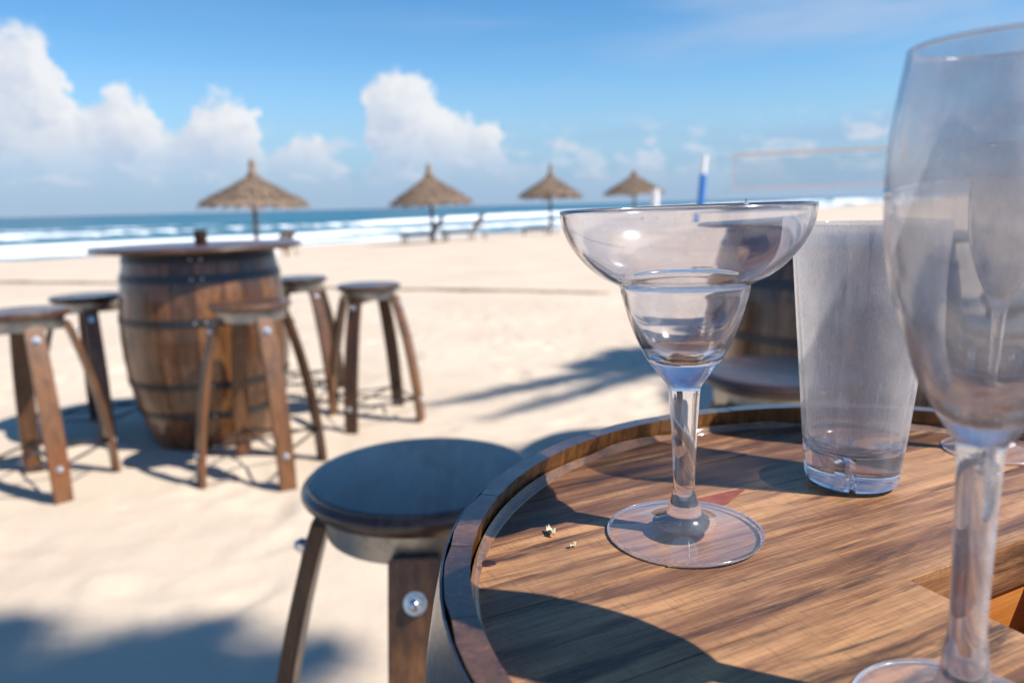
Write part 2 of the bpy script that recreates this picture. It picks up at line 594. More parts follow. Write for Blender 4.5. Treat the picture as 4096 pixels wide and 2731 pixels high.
M['lounger'] = wood('lounger_timber', (0.03, 0.014, 0.009), (0.10, 0.045, 0.025), (0.17, 0.08, 0.045), (1, 9, 9), 4.0, (0.4, 0.6), 0.1)
M['hoop'] = metal('black_iron_hoop', (0.045, 0.047, 0.055), 0.35, 0.7)
M['bright_hoop'] = metal('worn_steel_hoop', (0.16, 0.16, 0.17), 0.25, 0.9, (0.03, 0.025, 0.022), 0.7)
M['zinc'] = metal('galvanised_band', (0.44, 0.41, 0.36), 0.40, 0.9, (0.16, 0.13, 0.10), 0.6)
M['bolt'] = metal('chromed_bolt', (0.66, 0.66, 0.67), 0.27, 1.0, (0.30, 0.24, 0.18), 0.5)
M['iron'] = metal('iron_rod', (0.06, 0.06, 0.065), 0.45, 0.6)
M['glass'] = glass('clear_plastic', (0.988, 0.984, 0.994), 0.065, 0.10)
M['scuffed'] = hazy_shell('scuffed_plastic', (0.885, 0.885, 0.89), 0.22, 0.18)
M['thin'] = thin_plastic('thin_clear_plastic', (0.965, 0.955, 0.98))
M['flute'] = glass('flute_plastic', (0.99, 0.982, 0.985), 0.24, 0.10, 0.0, 0.08)


def sand_material():
    m, N, out = material('dry_sand')
    geo = N.n.new('ShaderNodeNewGeometry')
    p = geo.outputs['Position']
    sp2 = N.new('ShaderNodeSeparateXYZ', {'Vector': p})
    big = N.noise(p, 0.7, 5.0, 0.6)
    mid = N.noise(p, 9.0, 6.0, 0.62)
    fine = N.noise(p, 160.0, 4.0, 0.7)
    col = N.mix(N.smooth(big, 0.3, 0.7), (0.525, 0.418, 0.315, 1), (0.60, 0.487, 0.375, 1))
    col = N.mix(N.smooth(mid, 0.52, 0.75, 0.0, 0.35), col, (0.50, 0.385, 0.27, 1))
    col = N.mix(N.smooth(fine, 0.55, 0.8, 0.0, 0.45), col, (0.40, 0.30, 0.21, 1))
    # wet strip by the water line
    edge = N.math('ADD', sp2.outputs['Z'], N.math('MULTIPLY', N.math('SUBTRACT', big, 0.5), 0.12))
    wet = N.smooth(edge, -1.04, -0.93, 1.0, 0.0)
    col = N.mix(wet, col, (0.27, 0.205, 0.15, 1))
    h = N.math('ADD', N.math('MULTIPLY', mid, 1.0), N.math('MULTIPLY', fine, 0.18))
    bmp = N.new('ShaderNodeBump', {'Strength': 0.55, 'Distance': 0.02, 'Height': h})
    principled(N, out, Base_Color=col, Roughness=N.math('SUBTRACT', 0.92, N.math('MULTIPLY', wet, 0.55)), Normal=bmp.outputs[0])
    return m


M['sand'] = sand_material()


def sea_material():
    m, N, out = material('sea_water')
    geo = N.n.new('ShaderNodeNewGeometry')
    p = geo.outputs['Position']
    foam = N.new('ShaderNodeAttribute', attribute_name='foam').outputs['Fac']
    depth = N.new('ShaderNodeAttribute', attribute_name='offshore').outputs['Fac']
    n = N.noise(N.vmath('MULTIPLY', p, (0.55, 0.55, 1.0)), 1.0, 6.0, 0.65)
    n2 = N.noise(p, 0.12, 5.0, 0.6)
    col = N.mix(N.smooth(depth, 4.0, 70.0), (0.09, 0.18, 0.21, 1), (0.012, 0.105, 0.150, 1))
    col = N.mix(N.smooth(depth, 120.0, 1500.0), col, (0.006, 0.062, 0.120, 1))
    ff = N.smooth(N.math('ADD', foam, N.math('MULTIPLY', N.math('SUBTRACT', n, 0.5), 0.9)), 0.36, 0.66)
    waves = N.noise(N.vmath('MULTIPLY', p, (0.25, 0.6, 1.0)), 1.0, 5.0, 0.6)
    bmp = N.new('ShaderNodeBump', {'Strength': 0.45, 'Distance': 0.35, 'Height': N.math('ADD', waves, N.math('MULTIPLY', n2, 2.0))})
    water = N.new('ShaderNodeBsdfPrincipled', {'Base Color': col, 'Roughness': 0.32, 'IOR': 1.33, 'Normal': bmp.outputs[0]})
    white = N.new('ShaderNodeBsdfDiffuse', {'Color': (0.86, 0.88, 0.90, 1)})
    mx = N.n.new('ShaderNodeMixShader')
    N.put(mx.inputs[0], ff)
    N.l.new(water.outputs[0], mx.inputs[1])
    N.l.new(white.outputs[0], mx.inputs[2])
    N.l.new(mx.outputs[0], out.inputs[0])
    return m


M['sea'] = sea_material()

# ------------------------------------------------------------------ beach terrain and sea
SEA_Z = -1.17
SHORE = np.array([(-30000, -14000), (-200, -57), (-60, 19), (-26, 39), (-13, 48.5), (0, 63), (30, 108), (73, 178), (300, 575), (30000, 54000)], float)
_sx = np.concatenate([np.linspace(-30000, -200, 40)[:-1], np.linspace(-200, 300, 1001), np.linspace(300, 30000, 40)[1:]])
_sy = np.interp(_sx, SHORE[:, 0], SHORE[:, 1])
_core = (_sx >= -200) & (_sx <= 300)
_k = np.exp(-0.5 * (np.arange(-30, 31) * 0.5 / 5.0) ** 2)
_k /= _k.sum()
_c = np.convolve(np.pad(_sy[_core], 30, mode='reflect', reflect_type='odd'), _k, mode='valid')
_sy[_core] = _c


def shore_y(x):
    return np.interp(x, _sx, _sy)


def shore_stretch(x):
    s = (shore_y(x + 3) - shore_y(x - 3)) / 6.0
    return np.sqrt(1 + s * s)


def ground_z(x, y):
    x = np.asarray(x, float)
    y = np.asarray(y, float)
    e = (shore_y(x) - y) / shore_stretch(x)          # distance inland
    t = np.clip(e / 34.0, 0, 1)
    z = SEA_Z + (-SEA_Z) * np.sin(t * math.pi / 2) ** 1.2
    z = np.where(e < 0, SEA_Z + e * 0.06, z)
    z = np.maximum(z, SEA_Z - 8)
    amp = np.clip((np.hypot(x, y) - 5) / 12, 0, 1)
    return z + amp * 0.06 * value_noise(x * 0.16, y * 0.16, 3) * np.clip(e / 6, 0, 1)


def graded(breaks):
    out = []
    for a, b, n in breaks:
        out.append(np.linspace(a, b, n, endpoint=False))
    return np.unique(np.concatenate(out))


gx = np.concatenate([-np.geomspace(60, 25000, 40)[::-1], graded([(-59, -12, 60), (-12, -4, 50), (-4, 3.2, 260), (3.2, 20, 60), (20, 200, 90)]), np.geomspace(200, 25000, 40)])
gy = np.concatenate([-np.geomspace(3, 400, 14)[::-1], graded([(-2.9, 0.4, 20), (0.4, 6.0, 230), (6.0, 14, 90), (14, 70, 110), (70, 260, 60)]), np.geomspace(260, 30000, 40)])
GX, GY = np.meshgrid(gx, gy)
GZ = ground_z(GX, GY)
near = np.clip(1 - (np.hypot(GX, GY - 3) - 4) / 6, 0, 1)
GZ += near * (0.010 * value_noise(GX * 1.7, GY * 1.7, 5) + 0.006 * value_noise(GX * 5.1, GY * 5.1, 8) + 0.0035 * value_noise(GX * 13, GY * 13, 9))
for _ in range(380):                                   # trodden hollows, foot sized
    fx, fy = RNG.uniform(-4, 3), RNG.uniform(1.0, 8.0)
    an = RNG.uniform(0, math.pi)
    dx, dy = GX - fx, GY - fy
    u = (dx * math.cos(an) + dy * math.sin(an)) / 0.13
    v = (-dx * math.sin(an) + dy * math.cos(an)) / 0.06
    q = u * u + v * v
    GZ += 0.019 * (np.exp(-np.maximum(q - 1.6, 0) ** 2 * 1.5) * np.clip(q / 1.6, 0, 1) * 0.5 - np.exp(-q)) * RNG.uniform(0.4, 1.0)
ny, nx = GX.shape
idx = np.arange(nx * ny).reshape(ny, nx)
quads = np.stack([idx[:-1, :-1], idx[:-1, 1:], idx[1:, 1:], idx[1:, :-1]], -1).reshape(-1, 4)
sand = mesh_obj('sand', np.stack([GX, GY, GZ], -1).reshape(-1, 3).tolist(), quads.tolist(), M['sand'], None, True)
tag(sand, kind='structure')


def local_z(x, y):
    """height of the sand mesh at a point (for standing things on it)"""
    i = np.clip(np.searchsorted(gy, y) - 1, 0, ny - 2)
    j = np.clip(np.searchsorted(gx, x) - 1, 0, nx - 2)
    return float(GZ[i:i + 2, j:j + 2].mean())


sxs = np.concatenate([-np.geomspace(140, 30000, 40)[::-1], np.linspace(-139, 330, 380), np.geomspace(340, 30000, 40)])
sds = np.concatenate([np.linspace(-9, 125, 330), np.geomspace(126, 30000, 70)])
SX, SD = np.meshgrid(sxs, sds)
SY = shore_y(SX) + SD * shore_stretch(SX)
wob = 2.2 * value_noise(SX * 0.06, SX * 0 + 1.3, 21) + 0.9 * value_noise(SX * 0.21, SD * 0.02, 22)
dd = SD + wob
height = np.zeros_like(SD)
foam = np.zeros_like(SD)
for centre, width, hh, fw, fstr, seed in ((4.5, 1.5, 0.18, 2.2, 0.95, 31), (12.5, 2.2, 0.40, 3.4, 0.95, 32), (30.0, 2.6, 0.50, 2.4, 0.75, 36), (46.0, 3.0, 0.65, 5.5, 1.0, 33), (72.0, 4.0, 0.45, 2.0, 0.7, 34), (105.0, 4.0, 0.35, 1.5, 0.45, 35)):
    alive = np.clip(0.80 + 0.60 * value_noise(SX * 0.035 + seed, SX * 0 + seed, seed), 0, 1.15)
    x = dd - centre - 1.5 * value_noise(SX * 0.09, SX * 0, seed + 40)
    height += hh * (0.5 + 0.5 * alive) * np.where(x < 0, np.exp(-(x / (width * 0.6)) ** 2), np.exp(-(x / (width * 1.3)) ** 2))
    foam += fstr * alive * np.where(x < 0.4, np.exp(-((x - 0.4) / fw) ** 2), np.exp(-((x - 0.4) / (fw * 0.28)) ** 2))
foam += 0.75 * np.exp(-((SD - 0.6) / 1.3) ** 2) * np.clip(0.6 + value_noise(SX * 0.3, SX * 0, 55), 0, 1)
foam += 0.10 * np.exp(-((SD - 12) / 14.0) ** 2)
fade = np.clip((SD + 2) / 6, 0, 1)
height = height * fade + 0.05 * value_noise(SX * 0.4, SY * 0.3, 61) * np.clip(SD / 20, 0, 1)
SZ = SEA_Z + height
ny2, nx2 = SX.shape
idx = np.arange(nx2 * ny2).reshape(ny2, nx2)
quads = np.stack([idx[:-1, :-1], idx[:-1, 1:], idx[1:, 1:], idx[1:, :-1]], -1).reshape(-1, 4)
sea = mesh_obj('sea', np.stack([SX, SY, SZ], -1).reshape(-1, 3).tolist(), quads.tolist(), M['sea'], None, True)
for nm, arr in (('foam', foam), ('offshore', SD)):
    at = sea.data.attributes.new(nm, 'FLOAT', 'POINT')
    at.data.foreach_set('value', arr.astype(np.float32).ravel())
tag(sea, kind='structure')

# ------------------------------------------------------------------ barrels


def stave_mesh(name, n, rows, thick, mat, top_cut=0.0, gap=0.0012, endmat=None, innermat=None):
    """one stave of a barrel of n, standing on its +X side; rows: (z, outer radius)"""
    half = math.pi / n
    verts, faces, nw = [], [], 4
    for z, r in rows:
        for k in range(nw + 1):
            a = -half + 2 * half * k / nw
            ro = r - (0.0010 if k in (0, nw) else 0)
            aa = a - math.copysign(gap / r, a) * (1 if k in (0, nw) else 0)
            verts.append((ro * math.cos(aa), ro * math.sin(aa), z))
        for k in range(nw + 1):
            a = -half + 2 * half * k / nw
            ri = r - thick
            aa = a - math.copysign(gap / r, a) * (1 if k in (0, nw) else 0)
            verts.append((ri * math.cos(aa), ri * math.sin(aa), z))
    w = 2 * (nw + 1)
    for i in range(len(rows) - 1):
        b, t = i * w, (i + 1) * w
        for k in range(nw):
            faces.append((b + k, b + k + 1, t + k + 1, t + k))
            faces.append((b + nw + 1 + k + 1, b + nw + 1 + k, t + nw + 1 + k, t + nw + 1 + k + 1))
        faces.append((b + nw + 1, b, t, t + nw + 1))
        faces.append((b + nw, b + w - 1, t + w - 1, t + nw))
    t = (len(rows) - 1) * w
    first_end = len(faces)
    for k in range(nw):
        faces.append((t + k, t + k + 1, t + nw + 1 + k + 1, t + nw + 1 + k))
        faces.append((k + 1, k, nw + 1 + k, nw + 1 + k + 1))
    me = bpy.data.meshes.new(name)
    me.from_pydata(verts, [], faces)
    me.update()
    me.materials.append(mat)
    if innermat:
        me.materials.append(endmat)
        me.materials.append(innermat)
        for p in me.polygons:
            if p.index < first_end and p.center.z > 0.86 and math.hypot(p.center.x, p.center.y) < rows[-1][1] - thick * 0.6:
                p.material_index = 2
            elif p.index >= first_end:
                p.material_index = 1
    elif endmat:
        me.materials.append(endmat)
        for p in list(me.polygons)[first_end:]:
            p.material_index = 1
    return me


def barrel_rows(zs, prof):
    pz, pr = zip(*prof)
    cur = spline([(z, r) for z, r in prof], 8)
    cz, cr = [c[0] for c in cur], [c[1] for c in cur]
    return [(z, float(np.interp(z, cz, cr))) for z in zs], (lambda z: float(np.interp(z, cz, cr)))


def hoop_ring(name, z0, z1, rf, mat, parent, thick=0.0022, seg=96):
    pts = [(rf(z0) + 0.0006, z0), (rf(z0) + thick, z0), (rf((z0 + z1) / 2) + thick + 0.0004, (z0 + z1) / 2), (rf(z1) + thick, z1), (rf(z1) + 0.0006, z1)]
    o = lathe(name, pts, mat, parent, seg, closed=True)
    return sharp(o, 40)


def rivets(hoop, rf, z, angs, mat):
    for a in angs:
        bm = bmesh.new()
        bmesh.ops.create_uvsphere(bm, u_segments=10, v_segments=6, radius=0.0055)
        for v in bm.verts:
            v.co.x *= 0.55
        o = bm_obj('rivet', bm, mat, hoop, True)
        r = rf(z) + 0.0030
        o.location = (r * math.cos(a), r * math.sin(a), z)
        o.rotation_euler = (0, 0, a)


TABLE_Z = 0.88          # top of the near table's head boards
RIM_Z = 0.8925
NEAR_XY = (0.188, 0.2785)


def near_barrel():
    root = empty('barrel_table', (NEAR_XY[0], NEAR_XY[1], 0))
    tag(root, 'nearest barrel table with recessed plank top carrying the clear drinking glasses', 'table')
    rows, rf = barrel_rows([0.0, 0.05, 0.12, 0.2, 0.3, 0.4, 0.5, 0.6, 0.7, 0.77, 0.83, 0.862, 0.884, RIM_Z],
                           [(-0.05, 0.20), (0.0, 0.212), (0.22, 0.256), (0.45, 0.272), (0.68, 0.254), (RIM_Z, 0.2165), (0.95, 0.203)])
    n = 24
    me = stave_mesh('stave', n, rows, 0.0100, M['stave'], gap=0.00025, endmat=M['rim'], innermat=M['rim_inner'])
    for i in range(n):
        o = link(bpy.data.objects.new('stave', me), root)
        o.rotation_euler = (0, 0, 2 * math.pi * (i + 0.3) / n)
        o.location = (0, 0, RNG.uniform(-0.0002, 0.0002))
    hoop_ring('hoop', 0.858, 0.8915, rf, M['bright_hoop'], root, 0.0016)
    for z0, z1 in ((0.66, 0.70), (0.20, 0.24), (0.03, 0.07)):
        hoop_ring('hoop', z0, z1, rf, M['hoop'], root)
    # head boards
    ang = R(26.0)
    RH = 0.2050
    seams = [-0.21, -0.152, -0.096, -0.042, 0.012, 0.067, 0.113, 0.158, 0.21]
    nu0, nu1, nv0, nv1 = -0.0301, 0.0700, -0.096, 0.012     # opening cut into the boards

    def board(u_lo, u_hi, v0, v1):
        ts = np.linspace(v0, v1, 13)
        ts = [t for t in ts if abs(t) < RH - 0.0005]
        left = [(max(u_lo, -math.sqrt(RH * RH - t * t)), t) for t in ts]
        rightp = [(min(u_hi, math.sqrt(RH * RH - t * t)), t) for t in ts][::-1]
        outline = left + rightp
        bm = bmesh.new()
        cu, cv = 0.5 * (max(u_lo, -RH) + min(u_hi, RH)), 0.5 * (v0 + v1)
        top = [bm.verts.new((u - cu, v - cv, 0.0)) for u, v in outline]
        f = bm.faces.new(top)
        r = bmesh.ops.extrude_face_region(bm, geom=[f])
        for e in r['geom']:
            if isinstance(e, bmesh.types.BMVert):
                e.co.z -= 0.022
        bmesh.ops.recalc_face_normals(bm, faces=bm.faces)
        tops = [e for e in bm.edges if all(abs(v.co.z) < 1e-6 for v in e.verts)]
        bmesh.ops.bevel(bm, geom=tops, offset=0.00035, segments=2, affect='EDGES')
        o = bm_obj('head_board', bm, M['board'], root)
        o.location = (cu * math.cos(ang) - cv * math.sin(ang), cu * math.sin(ang) + cv * math.cos(ang), TABLE_Z + RNG.uniform(-0.0004, 0.0))
        o.rotation_euler = (0, 0, ang)

    g = 0.00012
    for v0, v1 in zip(seams[:-1], seams[1:]):
        v0, v1 = max(v0, -RH + 0.001), min(v1, RH - 0.001)
        if v0 >= nv0 - 1e-6 and v1 <= nv1 + 1e-6:
            board(-1, nu0, v0 + g, v1 - g)
            board(nu1, 1, v0 + g, v1 - g)
        else:
            board(-1, 1, v0 + g, v1 - g)
    # orange timber box below the opening
    bm = bmesh.new()
    cu, cv = (nu0 + nu1) / 2, (nv0 + nv1) / 2
    su, sv = nu1 - nu0 + 0.03, nv1 - nv0 + 0.03
    for zc, dims, off in ((-0.066, (su, sv, 0.012), (0, 0)), (-0.041, (su, 0.012, 0.0365), (0, sv / 2 - 0.006)), (-0.041, (su, 0.012, 0.0365), (0, -sv / 2 + 0.006)),
                          (-0.041, (0.012, sv - 0.0245, 0.0365), (su / 2 - 0.006, 0)), (-0.041, (0.012, sv - 0.0245, 0.0365), (-su / 2 + 0.006, 0))):
        box_into(bm, dims[0], dims[1], dims[2], (off[0], off[1], zc))
    o = bm_obj('recess_box', bm, M['amber'], root)
    tag(o, 'orange timber lining seen through the square opening')
    o.location = (cu * math.cos(ang) - cv * math.sin(ang), cu * math.sin(ang) + cv * math.cos(ang), TABLE_Z)
    o.rotation_euler = (0, 0, ang)
    # reddish stain and a dark knot in the boards
    pts = [(0.0862, 0.3600), (0.0960, 0.3650), (0.1070, 0.3700), (0.1150, 0.3735), (0.1215, 0.3752), (0.1165, 0.3690), (0.1120, 0.3640), (0.1080, 0.3580), (0.1030, 0.3545), (0.0980, 0.3560), (0.0920, 0.3570)]
    cx, cy = sum(p[0] for p in pts) / len(pts), sum(p[1] for p in pts) / len(pts)
    ring = [(p[0] - NEAR_XY[0], p[1] - NEAR_XY[1], TABLE_Z + 0.00012) for p in spline(pts + [pts[0]], 4)[:-1]]
    st = mesh_obj('red_stain', ring, [tuple(range(len(ring)))[::-1]], M['red_wood'], root)
    tag(st, 'reddish stain in the boards behind the margarita stem')
    bm = bmesh.new()
    bmesh.ops.create_uvsphere(bm, u_segments=16, v_segments=8, radius=1.0)
    for v in bm.verts:
        v.co = Vector((v.co.x * 0.0042, v.co.y * 0.0030, v.co.z * 0.0005))
    kn = bm_obj('wood_knot', bm, M['knot'], root, True)
    kn.location = (-0.0131 - NEAR_XY[0], 0.2986 - NEAR_XY[1], TABLE_Z)
    # varnish bead pooled where the head meets the staves
    verts, faces = [], []
    seg = 240
    prof = [(0.2068, 0.0044), (0.2058, 0.0030), (0.2046, 0.0016), (0.2034, 0.0007), (0.2022, 0.0002), (0.2022, -0.002), (0.2068, -0.002)]
    for i in range(seg):
        a = 2 * math.pi * i / seg
        wv = 0.75 + 0.5 * float(value_noise(np.array(a * 9.0), np.array(0.5), 71))
        for r, z in prof:
            verts.append(((0.2068 - (0.2068 - r) * wv) * math.cos(a), (0.2068 - (0.2068 - r) * wv) * math.sin(a), TABLE_Z + (z * wv if z > 0 else z)))
    k = len(prof)
    for i in range(seg):
        j = (i + 1) % seg
        for q in range(k - 1):
            faces.append((i * k + q, j * k + q, j * k + q + 1, i * k + q + 1))
    b = mesh_obj('varnish_bead', verts, faces, M['resin'], root, True)
    return root


near_barrel()


def disc_barrel():
    root = empty('barrel_table')
    prof = [(-0.08, 0.24), (0.0, 0.268), (0.22, 0.335), (0.46, 0.362), (0.68, 0.352), (0.85, 0.322), (0.95, 0.30)]
    rows, rf = barrel_rows([-0.04, 0.05, 0.12, 0.2, 0.3, 0.4, 0.5, 0.6, 0.7, 0.78, 0.868], prof)
    n = 22
    me = stave_mesh('stave', n, rows, 0.022, M['stave'])
    for i in range(n):
        o = link(bpy.data.objects.new('stave', me), root)
        o.rotation_euler = (0, 0, 2 * math.pi * i / n)
    for z0, z1 in ((0.825, 0.858), (0.742, 0.776), (0.562, 0.592), (0.285, 0.315), (0.150, 0.180)):
        h = hoop_ring('hoop', z0, z1, rf, M['hoop'], root, 0.003)
        rivets(h, rf, (z0 + z1) / 2, [R(-75), R(-68)], M['bolt'])
    top = lathe('table_top', [(0, 0.869), (0.442, 0.869), (0.449, 0.872), (0.452, 0.880), (0.449, 0.888), (0.442, 0.891), (0, 0.891)], M['seat'], root, 96)
    sharp(top, 30)
    return root


far_barrel = disc_barrel()
far_barrel.location = (-1.415, 3.45, 0)
tag(far_barrel, 'far wooden barrel table at left with black hoops and wide round top', 'table', 'barrel tables with round tops')
right_barrel = copy_tree(far_barrel)
right_barrel.location = (1.12, 2.62, 0)
right_barrel.rotation_euler = (0, 0, R(33))
tag(right_barrel, 'shaded barrel table partly hidden behind the straight tumbler', 'table', 'barrel tables with round tops')

# ------------------------------------------------------------------ stools
SEAT_H = 0.69


def bolt_into(parent, loc, direction, size=0.011):
    bm = bmesh.new()
    bmesh.ops.create_cone(bm, cap_ends=True, segments=24, radius1=size * 1.25, radius2=size * 1.2, depth=0.003, matrix=Matrix.Translation((0, 0, 0.0015)))
    bmesh.ops.create_cone(bm, cap_ends=True, segments=6, radius1=size * 0.95, radius2=size * 0.95, depth=size * 0.7, matrix=Matrix.Translation((0, 0, 0.003 + size * 0.35)))
    bmesh.ops.create_uvsphere(bm, u_segments=20, v_segments=10, radius=size * 0.66, matrix=Matrix.Translation((0, 0, 0.003 + size * 0.66)))
    o = bm_obj('bolt', bm, M['bolt'], parent, True)
    sharp(o, 30)
    o.location = loc
    o.rotation_euler = Vector(direction).to_track_quat('Z', 'Y').to_euler()
    return o


def make_stool():
    root = empty('bar_stool')
    s = lathe('seat', [(0, 0.660), (0.138, 0.660), (0.1435, 0.6622), (0.1468, 0.6672), (0.1485, 0.6712), (0.1522, 0.6716), (0.1545, 0.6735), (0.1552, 0.6770), (0.1542, 0.6808), (0.1512, 0.6845), (0.1470, 0.6872), (0.1462, 0.6893), (0.1445, 0.6900), (0.138, 0.6902), (0, 0.6902)], M['seat'], root, 96)
    sharp(s, 24)
    band = lathe('seat_band', [(0.1265, 0.6595), (0.1290, 0.6595), (0.1285, 0.646), (0.1270, 0.626), (0.1265, 0.6215), (0.1242, 0.6215), (0.1248, 0.645)], M['zinc'], root, 96, closed=True)
    sharp(band, 45)
    bm = bmesh.new()
    for a in (0, math.pi / 2):
        box_into(bm, 0.242, 0.045, 0.006, (0, 0, 0.6180 if a == 0 else 0.6115), Matrix.Rotation(a, 3, 'Z'), 0.001)
    bm_obj('mounting_plate', bm, M['iron'], root)
    # bowed stave leg, in its own frame: x outward, z up
    zs = np.linspace(-0.02, 0.634, 15)
    path = [(float(np.interp(z, [c[1] for c in LEG], [c[0] for c in LEG])), z) for z in zs]
    verts, faces = [], []
    for i, (x, z) in enumerate(path):
        a, b = path[max(i - 1, 0)], path[min(i + 1, len(path) - 1)]
        t = Vector((b[0] - a[0], 0, b[1] - a[1])).normalized()
        nrm = Vector((t.z, 0, -t.x))
        w = 0.0305 + 0.003 * math.sin(math.pi * i / (len(path) - 1))
        for sx, sy in ((1, -1), (1, 1), (-1, 1), (-1, -1)):
            p = Vector((x, 0, z)) + nrm * (0.0105 * sx) + Vector((0, w * sy, 0))
            verts.append(p)
    for i in range(len(path) - 1):
        for k in range(4):
            k2 = (k + 1) % 4
            faces.append((i * 4 + k, i * 4 + k2, (i + 1) * 4 + k2, (i + 1) * 4 + k))
    faces.append((3, 2, 1, 0))
    b4 = (len(path) - 1) * 4
    faces.append((b4, b4 + 1, b4 + 2, b4 + 3))
    bm = bmesh.new()
    vs2 = [bm.verts.new(v) for v in verts]
    for f in faces:
        bm.faces.new([vs2[i] for i in f])
    bmesh.ops.recalc_face_normals(bm, faces=bm.faces)
    es = [e for e in bm.edges if e.calc_face_angle(0) > R(50)]
    bmesh.ops.bevel(bm, geom=es, offset=0.0022, segments=2, affect='EDGES')
    leg_me = bpy.data.meshes.new('leg')
    bm.to_mesh(leg_me)
    bm.free()
    leg_me.materials.append(M['leg'])

    def leg_at(z):
        return float(np.interp(z, [c[1] for c in LEG], [c[0] for c in LEG]))
    for q in range(4):
        a = q * math.pi / 2
        lg = link(bpy.data.objects.new('leg', leg_me), root)
        lg.rotation_euler = (0, 0, a)
        for z in (0.588, 0.125):
            sl = (leg_at(z + 0.02) - leg_at(z - 0.02)) / 0.04
            dr = Vector((1, 0, -sl)).normalized()
            bolt_into(lg, (leg_at(z) + 0.0105 * dr.x, 0, z + 0.0105 * dr.z), dr)
        a2 = a + math.pi / 2
        r = leg_at(0.125) - 0.012
        bm = bmesh.new()
        tube_into(bm, (r * math.cos(a), r * math.sin(a), 0.125), (r * math.cos(a2), r * math.sin(a2), 0.125), 0.0055, seg=10)
        bm_obj('foot_brace', bm, M['iron'], root, True)
    for q in range(2):
        a = q * math.pi / 2
        r = leg_at(0.125) - 0.008
        bm = bmesh.new()
        tube_into(bm, (r * math.cos(a), r * math.sin(a), 0.125 + 0.012 * q), (-r * math.cos(a), -r * math.sin(a), 0.125 + 0.012 * q), 0.0055, seg=10)
        bm_obj('foot_brace', bm, M['iron'], root, True)
    return root


LEG = [(p[0], p[1]) for p in spline([(0.2480, -0.03), (0.2425, 0.06), (0.2290, 0.20), (0.2075, 0.34), (0.1800, 0.47), (0.1500, 0.58), (0.1300, 0.64)], 6)]
stool = make_stool()
STOOLS = [
    ((-0.122, 0.939), SEAT_H, -88, 'nearest bar stool with dark round seat tucked against the table edge'),
    ((-1.010, 2.890), SEAT_H, -52, 'stool standing in front of the far barrel, overlapping its right side'),
    ((-1.825, 2.790), 0.690, -47, 'stool cut by the left edge of the photo'),
    ((-2.000, 3.520), 0.664, -56, 'stool behind the leftmost stool, left of the far barrel'),
    ((-0.690, 3.640), 0.672, -18, 'rightmost stool of the far barrel group, standing free on the sand'),
    ((-1.170, 4.140), 0.668, -40, 'stool mostly hidden behind the far barrel and the stool in front of it'),
    ((0.540, 1.480), SEAT_H, -60, 'stool with bluish seat between the margarita glass stem and the tumbler'),
    ((1.165, 1.700), SEAT_H, -20, 'stool seen through the big flute, at the right edge of the photo'),
    ((1.520, 2.150), SEAT_H, 10, 'stool behind the big flute, next to the shaded barrel'),
]
for i, ((x, y), h, rz, lab) in enumerate(STOOLS):
    o = stool if i == 0 else copy_tree(stool)
    o.location = (x, y, h - SEAT_H)
    o.rotation_euler = (0, 0, R(rz))
    tag(o, lab, 'stool', 'stave-legged bar stools')

# ------------------------------------------------------------------ drinking glasses


def shell(name, outer, inner, mat, seg=128):
    """closed lathe solid: outer profile from the bottom centre up to the rim, inner from the rim down to its bottom centre"""
    return lathe(name, outer + inner, mat, None, seg)


def rounded_rim(r_out, r_in, z, n=5):
    c, h = (r_out + r_in) / 2, (r_out - r_in) / 2
    return [(c + h * math.cos(math.pi * k / n), z + h * math.sin(math.pi * k / n)) for k in range(n + 1)]


def margarita():
    pts = [(0.0055, 0.0180), (0.0048, 0.0215), (0.0051, 0.0320), (0.0056, 0.0463), (0.0063, 0.0570), (0.0070, 0.0671), (0.0086, 0.0713), (0.0129, 0.0768), (0.0173, 0.0836),
           (0.0206, 0.0903), (0.0232, 0.0971), (0.0254, 0.1037), (0.0272, 0.1105), (0.0277, 0.1136), (0.0292, 0.1152), (0.0361, 0.1187), (0.0427, 0.1244), (0.0485, 0.1318), (0.0519, 0.1392), (0.0531, 0.1460)]
    foot = [(0, 0.0), (0.0325, 0.0), (0.0346, 0.0004), (0.0352, 0.0011), (0.0348, 0.0018), (0.0325, 0.0021), (0.026, 0.0027), (0.019, 0.0040), (0.0130, 0.0060), (0.0098, 0.0082), (0.0082, 0.0105), (0.0068, 0.0138)]
    outer = spline(foot[1:] + pts, 4)
    outer = [(0, 0.0)] + outer
    rim = rounded_rim(0.0531, 0.0512, 0.1468)
    inn = [(0.0511, 0.1460), (0.0499, 0.1396), (0.0465, 0.1326), (0.0409, 0.1258), (0.0345, 0.1204), (0.0285, 0.1172), (0.0263, 0.1156), (0.0256, 0.1135), (0.0250, 0.1105),
           (0.0234, 0.1042), (0.0211, 0.0978), (0.0182, 0.0915), (0.0142, 0.0862), (0.0085, 0.0830), (0.0040, 0.0822)]
    inner = spline(inn, 4) + [(0, 0.0821)]
    o = shell('margarita_glass', outer + rim, inner, M['glass'], 160)
    o.location = (0.0770, 0.3236, TABLE_Z + 0.0003)
    o.rotation_euler = (0, R(-0.9), 0)
    second_material(o, M['thin'], lambda r, z: z < 0.0055 and r < 0.0341)
    tag(o, 'clear margarita glass with wide bowl standing in the middle of the table', 'glass')
    # nick of clear plastic left on the rim
    bm = bmesh.new()
    bmesh.ops.create_icosphere(bm, subdivisions=2, radius=0.0011)
    for v in bm.verts:
        v.co = Vector((v.co.x * 0.8, v.co.y * 0.6, v.co.z * (1.6 if v.co.z > 0 else 1.0))) * (1 + 0.25 * random.uniform(-1, 1))
    c = bm_obj('rim_nick', bm, M['glass'], o, True)
    c.location = (0.0105, -0.0508, 0.1482)
    return o


margarita()


